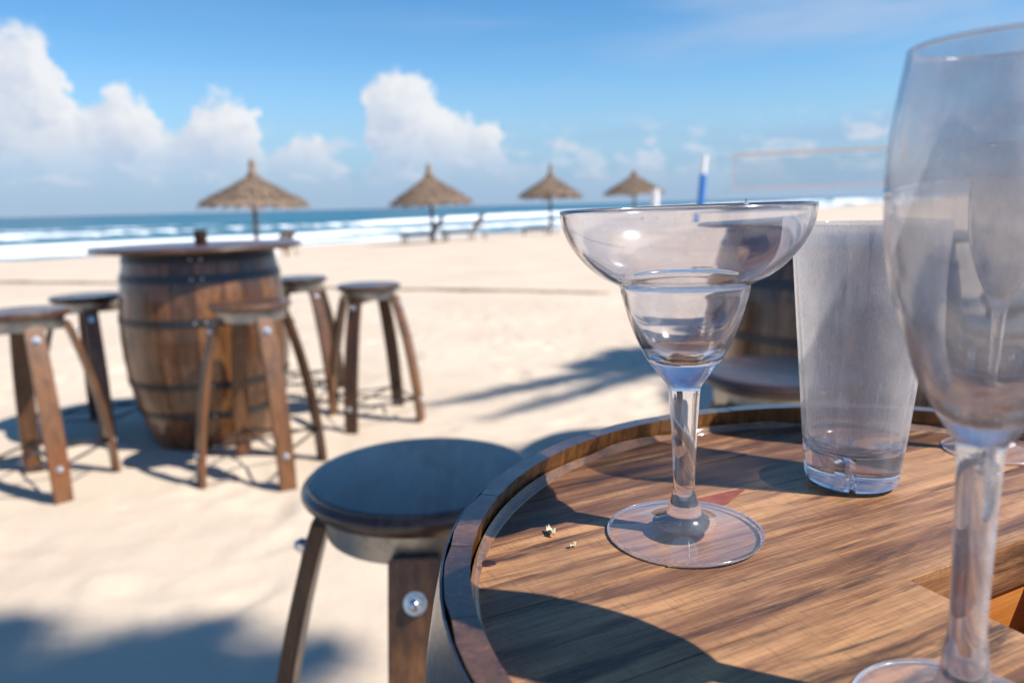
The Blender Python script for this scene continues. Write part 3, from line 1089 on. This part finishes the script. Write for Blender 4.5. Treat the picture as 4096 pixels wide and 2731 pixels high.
def tumbler():
    seg = 120
    outer = [(0, 0.0008), (0.0170, 0.0008), (0.0205, 0.0012), (0.0228, 0.0028), (0.0236, 0.0060), (0.0240, 0.0100), (0.0243, 0.0130)] + [(0.0243 + (0.0352 - 0.0243) * t, 0.0130 + (0.1355 - 0.0130) * t) for t in np.linspace(0.05, 1, 20)]
    rim = rounded_rim(0.0353, 0.0335, 0.1365)
    inner = [(0.0335 + (0.0228 - 0.0335) * t, 0.1355 + (0.0262 - 0.1355) * t) for t in np.linspace(0.0, 1, 22)] + [(0.0218, 0.0226), (0.0185, 0.0200), (0.0120, 0.0188), (0, 0.0185)]
    v, f = lathe_data([tuple(p) for p in outer + rim + inner], seg)
    out = []
    for x, y, z in v:
        r = math.hypot(x, y)
        if r > 1e-6 and z < 0.0125 and r > 0.010:
            a = math.degrees(math.atan2(y, x)) % 90.0
            d = abs(a - (-113.0 % 90.0))
            d = min(d, 90 - d)
            if d < 6.5 and r < 0.0242:                   # moulded slots in the heavy base
                k = 0.74 if d < 4.0 else 1.0
                x, y = x * k, y * k
        out.append((x, y, z))
    o = mesh_obj('tumbler', out, f, M['scuffed'], None, True)
    bm = bmesh.new()
    bm.from_mesh(o.data)
    bmesh.ops.recalc_face_normals(bm, faces=bm.faces)
    bm.to_mesh(o.data)
    bm.free()
    sharp(o, 50)
    second_material(o, M['glass'], lambda r, z: z < 0.0255)
    o.location = (0.1795, 0.381, TABLE_Z + 0.0001)
    tag(o, 'scuffed straight plastic tumbler with heavy clear base', 'glass')
    return o


tumbler()


def flute():
    foot = [(0.0272, 0.0), (0.0283, 0.0004), (0.0286, 0.0009), (0.0283, 0.0014), (0.0255, 0.0020), (0.0190, 0.0032), (0.0125, 0.0055), (0.0082, 0.0095), (0.0062, 0.0150), (0.0058, 0.0205), (0.0050, 0.0260)]
    stem = [(0.0046, 0.0330), (0.0048, 0.0500), (0.0053, 0.0757), (0.0060, 0.0840), (0.0078, 0.0868), (0.0121, 0.0941), (0.0161, 0.1019), (0.0193, 0.1143 - 0.002), (0.0225, 0.1230), (0.0240, 0.1310), (0.0251, 0.1413), (0.0255, 0.1514), (0.0253, 0.1594), (0.0240, 0.1720), (0.0219, 0.1850)]
    outer = [(0, 0.0)] + spline(foot + stem, 4)
    rim = rounded_rim(0.0219, 0.0204, 0.1856)
    inn = [(0.0204, 0.1850), (0.0225, 0.1720), (0.0238, 0.1594), (0.0240, 0.1514), (0.0236, 0.1413), (0.0224, 0.1310), (0.0207, 0.1230), (0.0175, 0.1128), (0.0140, 0.1030), (0.0098, 0.0960), (0.0045, 0.0915)]
    inner = spline(inn, 4) + [(0, 0.0908)]
    o = shell('champagne_flute', outer + rim, inner, M['flute'], 128)
    second_material(o, M['thin'], lambda r, z: z < 0.0055 and r < 0.0278)
    return o


f1 = flute()
f1.location = (0.1265, 0.1925, TABLE_Z + 0.0003)
f1.rotation_euler = (0, R(-1.0), 0)
f1.scale = (1.03, 1.03, 1.0)
tag(f1, 'big blurred champagne flute in the right foreground, cut by the frame', 'glass', 'champagne flutes')
f2 = f1.copy()
COL.objects.link(f2)
f2.location = (0.2830, 0.4250, TABLE_Z + 0.0003)
f2.scale = (0.92, 0.92, 0.95)
tag(f2, 'smaller champagne flute at the back rim, seen through the big flute', 'glass', 'champagne flutes')

# ------------------------------------------------------------------ crumbs on the table
M['flake'] = plain('dry_flake', (0.55, 0.47, 0.33), 0.45, 0.4, 300.0)


def flake(loc, size, rz, label):
    n = 9
    verts, faces = [], []
    for i in range(n):
        t = i / (n - 1)
        w = math.sin(math.pi * (0.1 + 0.8 * t)) * (0.32 + 0.14 * random.uniform(-1, 1))
        for s in (-1, 0, 1):
            verts.append((w * s * size, (t - 0.5) * size * 1.8, size * (0.16 + 0.35 * abs(s) * (0.6 + 0.6 * random.random()) + 0.25 * math.sin(t * 7))))
    for i in range(n - 1):
        for k in range(2):
            faces.append((i * 3 + k, i * 3 + k + 1, i * 3 + k + 4, i * 3 + k + 3))
    o = mesh_obj('flake', verts, faces, M['flake'], None, True)
    mo = o.modifiers.new('thickness', 'SOLIDIFY')
    mo.thickness = 0.0004
    o.location = loc
    o.rotation_euler = (0, 0, R(rz))
    tag(o, label, 'flake', 'flakes lying on the near table')


flake((0.0157, 0.3259, TABLE_Z + 0.0003), 0.0042, 20, 'larger pale curled flake on the table, left of the margarita glass foot')
flake((0.0247, 0.3118, TABLE_Z + 0.0003), 0.0024, -35, 'smaller thin flake on the table beside the larger flake')

M['cup'] = plain('dark_brown_pot', (0.045, 0.018, 0.013), 0.4, 0.3, 40.0)
cup = lathe('pot', [(0, 0.0), (0.024, 0.0), (0.0265, 0.003), (0.0285, 0.058), (0.0285, 0.063), (0.0262, 0.063), (0.0255, 0.058), (0.0238, 0.006), (0, 0.006)], M['cup'], None, 32)
sharp(cup, 40)
cup.location = (-1.408, 3.455, 0.8912)
tag(cup, 'small dark brown pot standing on the far barrel table top', 'pot')

# ------------------------------------------------------------------ thatched umbrellas
M['thatch'] = plain('dry_palm_thatch', (0.27, 0.185, 0.125), 0.85, 0.75, 26.0)
M['pole'] = plain('umbrella_pole', (0.16, 0.12, 0.095), 0.7, 0.3, 6.0)


def thatch_canopy(name, radius, rise, parent, z, seed):
    rnd = random.Random(seed)
    verts, faces = [], []

    def h(r):                                          # slightly concave cone
        t = 1 - r / radius
        return z + rise * (0.86 * t + 0.14 * t * t)
    seg = 40
    rings = [0.02, 0.25, 0.5, 0.75, 0.97]
    for rr in rings:
        for k in range(seg):
            a = 2 * math.pi * k / seg
            verts.append((rr * radius * math.cos(a), rr * radius * math.sin(a), h(rr * radius) - 0.05))
    for i in range(len(rings) - 1):
        for k in range(seg):
            k2 = (k + 1) % seg
            faces.append((i * seg + k, i * seg + k2, (i + 1) * seg + k2, (i + 1) * seg + k))
    layers = 9
    for L in range(layers):                             # overlapping rows of reed blades
        r0 = radius * (L / layers)
        r1 = radius * ((L + 1.55) / layers)
        n = int(34 + 150 * (L + 1) / layers)
        for k in range(n):
            a = 2 * math.pi * (k + rnd.random()) / n
            ln = rnd.uniform(0.8, 1.1)
            re = min(r0 + (r1 - r0) * ln, radius * rnd.uniform(0.95, 1.07))
            w = rnd.uniform(0.018, 0.04)
            lift = rnd.uniform(0.0, 0.085)
            droop = 0.06 + 0.16 * rnd.random() if L >= layers - 2 else 0.015
            ca, sa = math.cos(a), math.sin(a)
            p0 = Vector((r0 * ca, r0 * sa, h(r0) + lift * 0.3))
            aw = a + rnd.uniform(-0.06, 0.06)
            p1 = Vector((re * math.cos(aw), re * math.sin(aw), h(min(re, radius)) + lift - droop - max(0, re - radius) * 0.5))
            s = Vector((-sa, ca, 0)) * w
            b = len(verts)
            verts += [p0 - s * 0.6, p0 + s * 0.6, p1 + s, p1 - s]
            faces.append((b, b + 1, b + 2, b + 3))
    return mesh_obj(name, verts, faces, M['thatch'], parent)


UMB = [((-7.52, 22.5), 1.29, 2.14, 2.55, 1.6, 'largest thatched umbrella, above the far barrel table'),
       ((-2.88, 28.7), 1.23, 2.28, 2.65, 1.6, 'second thatched umbrella from the left, over two loungers'),
       ((2.02, 37.25), 1.47, 2.51, 2.99, 1.6, 'third thatched umbrella from the left, just left of the margarita glass'),
       ((6.51, 39.4), 1.56, 2.49, 2.66, 1.6, 'small rightmost thatched umbrella above the margarita glass rim')]
for i, ((x, y), eave, apex, fin, rad, lab) in enumerate(UMB):
    g0 = local_z(x, y)
    root = empty('thatched_umbrella', (x, y, g0))
    tag(root, lab, 'umbrella', 'thatched beach umbrellas')
    root.rotation_euler = (R((1.2, -1.6, 0.8, -2.0)[i]), R((1.5, -0.8, 2.2, -1.4)[i]), R(41 * i))
    thatch_canopy('canopy', rad, apex - eave - 0.04, root, eave - g0, 90 + i)
    bm = bmesh.new()
    tube_into(bm, (0, 0, -0.25), (0, 0, apex - g0 - 0.05), 0.07, 0.055, 14)
    bm_obj('pole', bm, M['pole'], root, True)
    fv = [(0, apex - g0 - 0.14), (0.20, apex - g0 - 0.14), (0.13, apex - g0 + 0.02), (0.075, apex - g0 + 0.10), (0.10, apex - g0 + 0.6 * (fin - apex)), (0.07, fin - g0 - 0.03), (0, fin - g0)]
    lathe('finial', fv, M['thatch'], root, 14)
    for k in range(8):
        a = 2 * math.pi * k / 8 + 0.2
        bm = bmesh.new()
        tube_into(bm, (0.05 * math.cos(a), 0.05 * math.sin(a), apex - g0 - 0.16), (rad * 0.93 * math.cos(a), rad * 0.93 * math.sin(a), eave - g0 - 0.045 + 0.05), 0.018, seg=6)
        bm_obj('rib', bm, M['pole'], root)

# ------------------------------------------------------------------ loungers and things on the beach


def make_lounger():
    root = empty('beach_lounger')
    bm = bmesh.new()
    for s in (-1, 1):
        box_into(bm, 1.25, 0.05, 0.08, (-0.1, s * 0.30, 0.31), None, 0.006)
    for x in (-0.7, 0.5):
        box_into(bm, 0.05, 0.55, 0.06, (x, 0, 0.30), None, 0.004)
    bm_obj('frame', bm, M['lounger'], root)
    for x in (-0.62, 0.42):
        for s in (-1, 1):
            bm = bmesh.new()
            box_into(bm, 0.055, 0.045, 0.30, (x, s * 0.305, 0.13), None, 0.004)
            bm_obj('leg', bm, M['lounger'], root)
    for k in range(11):
        bm = bmesh.new()
        box_into(bm, 0.085, 0.62, 0.02, (-0.68 + k * 0.105, 0, 0.362), None, 0.003)
        bm_obj('slat', bm, M['lounger'], root)
    bm = bmesh.new()
    tl = R(58)
    ry = Matrix.Rotation(-tl, 3, 'Y')
    for s in (-1, 1):
        box_into(bm, 0.72, 0.045, 0.05, (0.50 + 0.36 * math.cos(tl), s * 0.29, 0.36 + 0.36 * math.sin(tl)), ry, 0.004)
    for k in range(6):
        d = 0.08 + k * 0.115
        box_into(bm, 0.095, 0.60, 0.02, (0.50 + d * math.cos(tl) - 0.02, 0, 0.36 + d * math.sin(tl) + 0.02), ry, 0.003)
    bm_obj('backrest', bm, M['lounger'], root)
    for s in (-1, 1):
        bm = bmesh.new()
        tube_into(bm, (0.74, s * 0.22, 0.70), (0.98, s * 0.22, 0.02), 0.02, seg=8)
        bm_obj('prop', bm, M['lounger'], root)
    return root


lounger = make_lounger()
LOUNGERS = [((-3.35, 28.6), -6, 'lounger under the second umbrella, left of its pole'),
            ((-1.85, 28.9), -12, 'lounger under the second umbrella, right of its pole'),
            ((1.35, 36.9), -4, 'lounger beneath the third umbrella from the left'),
            ((-6.55, 20.8), -30, 'lounger half hidden by the right edge of the far barrel top')]
for i, ((x, y), rz, lab) in enumerate(LOUNGERS):
    o = lounger if i == 0 else copy_tree(lounger)
    o.location = (x, y, local_z(x, y))
    o.rotation_euler = (0, 0, R(rz))
    if i == 3:
        o.scale = (0.8, 0.8, 0.72)
    tag(o, lab, 'lounger', 'wooden beach loungers')

M['towel'] = plain('white_towel', (0.80, 0.76, 0.74), 0.9, 0.08, 30.0)
M['towel_red'] = plain('red_towel_edge', (0.65, 0.08, 0.09), 0.9, 0.1, 30.0)
root = empty('beach_bag', (-6.35, 20.0, local_z(-6.35, 20.0)))
tag(root, 'white bag with a red side on the sand right of the far barrel', 'bag')
bm = bmesh.new()
box_into(bm, 0.42, 0.26, 0.30, (0, 0, 0.15), None, 0.05)
bm_obj('body', bm, M['towel'], root, True)
bm = bmesh.new()
box_into(bm, 0.10, 0.24, 0.26, (-0.245, 0, 0.15), None, 0.04)
bm_obj('side_pocket', bm, M['towel_red'], root, True)
bm = bmesh.new()
pts = [(-0.12, 0, 0.29), (-0.1, 0, 0.40), (0.0, 0, 0.44), (0.1, 0, 0.40), (0.12, 0, 0.29)]
for a, b in zip(pts[:-1], pts[1:]):
    tube_into(bm, a, b, 0.014, seg=8)
bm_obj('handle', bm, M['towel'], root, True)

# ------------------------------------------------------------------ volleyball net
M['tape'] = plain('net_tape', (0.82, 0.74, 0.72), 0.8, 0.15, 20.0)
M['cord'] = plain('net_cord', (0.25, 0.22, 0.22), 0.8, 0.2, 20.0)
M['blue_pad'] = plain('blue_post_padding', (0.012, 0.16, 0.55), 0.45, 0.15, 10.0)
M['white_pad'] = plain('white_painted_post', (0.78, 0.78, 0.78), 0.5, 0.08, 10.0)
A = Vector((6.44, 22.0, 0))
B = Vector((14.4, 18.6, 0))
root = empty('volleyball_net', (A.x, A.y, 0))
tag(root, 'volleyball net with pale tape border above the horizon', 'net')
dr = (B - A).normalized()
length = (B - A).length
rotz = Matrix.Rotation(math.atan2(dr.y, dr.x), 3, 'Z')
for nm, z, hgt in (('top_tape', 2.29, 0.10), ('bottom_tape', 1.345, 0.075)):
    bm = bmesh.new()
    box_into(bm, length, 0.012, hgt, dr * (length / 2) + Vector((0, 0, z)), rotz)
    bm_obj(nm, bm, M['tape'], root)
for d in (0.02, length - 0.02):
    bm = bmesh.new()
    box_into(bm, 0.05, 0.012, 0.94 - 0.075, dr * d + Vector((0, 0, 1.815)), rotz)
    bm_obj('side_tape', bm, M['tape'], root)
verts, faces = [], []
nvx, nhz = 80, 8


def ribbon(p, q, w):
    ax = Vector((0, 0, 1)) if abs((q - p).z) < 0.1 else dr
    nrm = dr.cross(Vector((0, 0, 1)))
    for off in (ax * w, nrm * w):
        b0 = len(verts)
        verts.extend([p - off, p + off, q + off, q - off])
        faces.append((b0, b0 + 1, b0 + 2, b0 + 3))


for i in range(1, nvx):
    b0 = dr * (length * i / nvx)
    ribbon(b0 + Vector((0, 0, 1.36)), b0 + Vector((0, 0, 2.25)), 0.003)
for k in range(1, nhz):
    z = 1.38 + 0.86 * k / nhz
    ribbon(Vector((0, 0, z)) + dr * 0.03, dr * (length - 0.03) + Vector((0, 0, z)), 0.003)
tag(mesh_obj('net_mesh', verts, faces, M['cord'], root), kind='stuff')


def net_post(base, top, white_from, lab, r=0.095, all_white=False):
    root = empty('net_post', base)
    tag(root, lab, 'post')
    b, t = Vector((0, 0, -0.2)), Vector(top) - Vector(base)
    if all_white:
        bm = bmesh.new()
        tube_into(bm, b, t, r, r, 20)
        sharp(bm_obj('padding', bm, M['white_pad'], root, True))
    else:
        m = t * white_from
        bm = bmesh.new()
        tube_into(bm, b, m, r, r * 0.97, 20)
        sharp(bm_obj('padding', bm, M['blue_pad'], root, True))
        bm = bmesh.new()
        tube_into(bm, m, t, r * 0.82, r * 0.8, 20)
        sharp(bm_obj('pole', bm, M['white_pad'], root, True))
    return root


gz = local_z(5.35, 22.0)
net_post((5.46, 22.0, gz), (5.64, 22.0, 2.30), 0.78, 'leaning volleyball post, blue below and white on top')
gz = local_z(15.6, 18.1)
net_post((15.6, 18.1, gz), (15.4, 18.2, 2.30), 0.78, 'volleyball post at the far end of the net')
gz = local_z(6.9, 36.0)
net_post((6.9, 36.0, gz), (6.93, 36.0, 1.62), 1.0, 'short white post under the right edge of the rightmost umbrella', 0.17, True)
# guy lines between post and net
root = empty('guy_rope', (5.60, 22.0, 0))
tag(root, 'thin ropes from the blue and white post to the net', 'rope')
for za, zb in ((2.05, 2.30), (1.10, 1.345)):
    bm = bmesh.new()
    tube_into(bm, (0.05, 0, za), (0.86, 0, zb), 0.006, seg=6)
    bm_obj('rope_line', bm, M['cord'], root)

# ------------------------------------------------------------------ brown line on the sand
M['rope'] = plain('brown_webbing', (0.36, 0.25, 0.17), 0.9, 0.3, 8.0)
pts = []
for t in np.linspace(0, 1, 90):
    x = -14 + (1.15 + 14) * t
    y = float(np.interp(x, [-14, -8.65, -6.07, -1.48, 1.15], [14.2, 12.73, 11.86, 9.7, 8.74])) + 0.05 * float(value_noise(np.array(x * 1.1), np.array(0.0), 81))
    pts.append((x, y, local_z(x, y) + 0.012 + 0.012 * float(value_noise(np.array(x * 1.7), np.array(2.0), 82))))
cord = sweep('boundary_rope', pts, 0.026, M['rope'], None, 8)
tag(cord, 'brown boundary rope half buried across the pale sand', 'rope')

# ------------------------------------------------------------------ palm tree to the right
M['frond'] = plain('palm_leaf', (0.055, 0.10, 0.028), 0.5, 0.4, 3.0)
M['bark'] = plain('palm_bark', (0.20, 0.165, 0.13), 0.9, 0.4, 9.0)


def frond(root, org, azimuth, length, lift, droop, width):
    verts, faces = [], []
    d = Vector((math.cos(R(azimuth)), math.sin(R(azimuth)), 0))
    side = Vector((-d.y, d.x, 0))
    n = 46
    prev = None
    for i in range(n):
        t = i / (n - 1)
        c = org + d * (length * t) + Vector((0, 0, lift * t - droop * t * t))
        if prev is not None:
            b = len(verts)
            w = 0.022 * (1 - t) + 0.005
            verts += [prev - side * w, prev + side * w, c + side * w, c - side * w, prev - Vector((0, 0, w * 1.5)), c - Vector((0, 0, w * 1.5))]
            faces += [(b, b + 1, b + 2, b + 3), (b, b + 3, b + 5, b + 4), (b + 1, b + 4, b + 5, b + 2)]
        prev = c
        if t > 0.06:
            ll = width * (math.sin(math.pi * min(1, t * 0.86 + 0.14)) ** 0.6 + 0.10)
            for s in (-1, 1):
                w = 0.036
                tip = c + side * (s * ll * random.uniform(0.8, 1.0)) + d * (ll * random.uniform(0.35, 0.6)) - Vector((0, 0, ll * random.uniform(0.15, 0.5)))
                midp = c.lerp(tip, 0.5) + Vector((0, 0, 0.03))
                b = len(verts)
                verts += [c - d * w, c + d * w, midp + d * w, midp - d * w, tip]
                faces += [(b, b + 1, b + 2, b + 3), (b + 3, b + 2, b + 4)]
    return mesh_obj('frond', verts, faces, M['frond'], root)


def palm(base, crown, label, fronds):
    base, crown = Vector(base), Vector(crown)
    root = empty('palm_tree', base)
    tag(root, label, 'tree', 'coconut palms beside the barrel tables')
    path, rad = [], []
    for i in range(40):
        t = i / 39
        p = Vector((0, 0, -0.2)).lerp(crown - base, t)
        p.x += 0.35 * math.sin(math.pi * t)
        path.append(p)
        rad.append((0.15 - 0.05 * t) * (1 + (0.07 if i % 2 else 0)))
    sweep('trunk', path, rad, M['bark'], root, 16)
    for fr in fronds:
        frond(root, crown - base, *fr)
    return root


palm((10.5, -1.9, 0), (9.30, -1.12, 11.0), 'coconut palm to the right whose crown shades the half hidden barrel',
     [(228, 1.5, 0.3, 0.6, 0.40), (200, 0.8, 0.5, 0.5, 0.35), (84, 1.4, 0.5, 1.2, 0.3), (55, 2.6, 0.6, 1.3, 0.5),
      (28, 2.7, 0.7, 1.4, 0.5), (0, 2.7, 0.6, 1.3, 0.5), (-30, 2.6, 0.6, 1.3, 0.5), (-62, 2.5, 0.5, 1.3, 0.5), (160, 0.9, 0.9, 0.8, 0.3), (60, 1.6, 1.0, 0.8, 0.4), (-10, 1.6, 1.1, 0.8, 0.4)])
palm((5.9, -5.5, 0), (6.40, -3.62, 11.0), 'coconut palm behind the photographer whose frond shades the nearest sand at lower left',
     [(38, 2.15, 0.3, 0.45, 0.34), (48, 2.15, 0.3, 0.5, 0.40), (58, 2.05, 0.3, 0.6, 0.42), (74, 1.85, 0.4, 0.7, 0.48), (95, 1.75, 0.5, 0.8, 0.45), (120, 1.8, 0.5, 0.9, 0.5), (150, 2.2, 0.6, 1.2, 0.5), (180, 2.3, 0.6, 1.3, 0.5), (210, 2.4, 0.6, 1.3, 0.5),
      (240, 2.4, 0.6, 1.3, 0.5), (270, 2.3, 0.6, 1.3, 0.5), (300, 2.0, 0.7, 1.3, 0.5), (325, 1.5, 0.9, 1.2, 0.4)])
palm((11.6, 0.6, 0), (10.24, 1.44, 11.0), 'coconut palm farther along the beach whose drooping fronds streak the sand behind the margarita glass',
     [(208, 2.75, 0.3, 0.5, 0.15), (217, 2.65, 0.3, 0.5, 0.13), (194, 1.75, 0.3, 0.6, 0.28), (182, 1.35, 0.4, 0.6, 0.28), (232, 1.9, 0.4, 0.7, 0.3), (250, 2.0, 0.4, 0.8, 0.35), (275, 2.3, 0.5, 1.0, 0.4),
      (300, 2.4, 0.5, 1.1, 0.45), (325, 2.5, 0.5, 1.2, 0.45), (350, 2.5, 0.5, 1.2, 0.45), (15, 2.4, 0.6, 1.2, 0.45), (40, 2.3, 0.6, 1.2, 0.45), (62, 1.6, 0.8, 1.0, 0.4)])
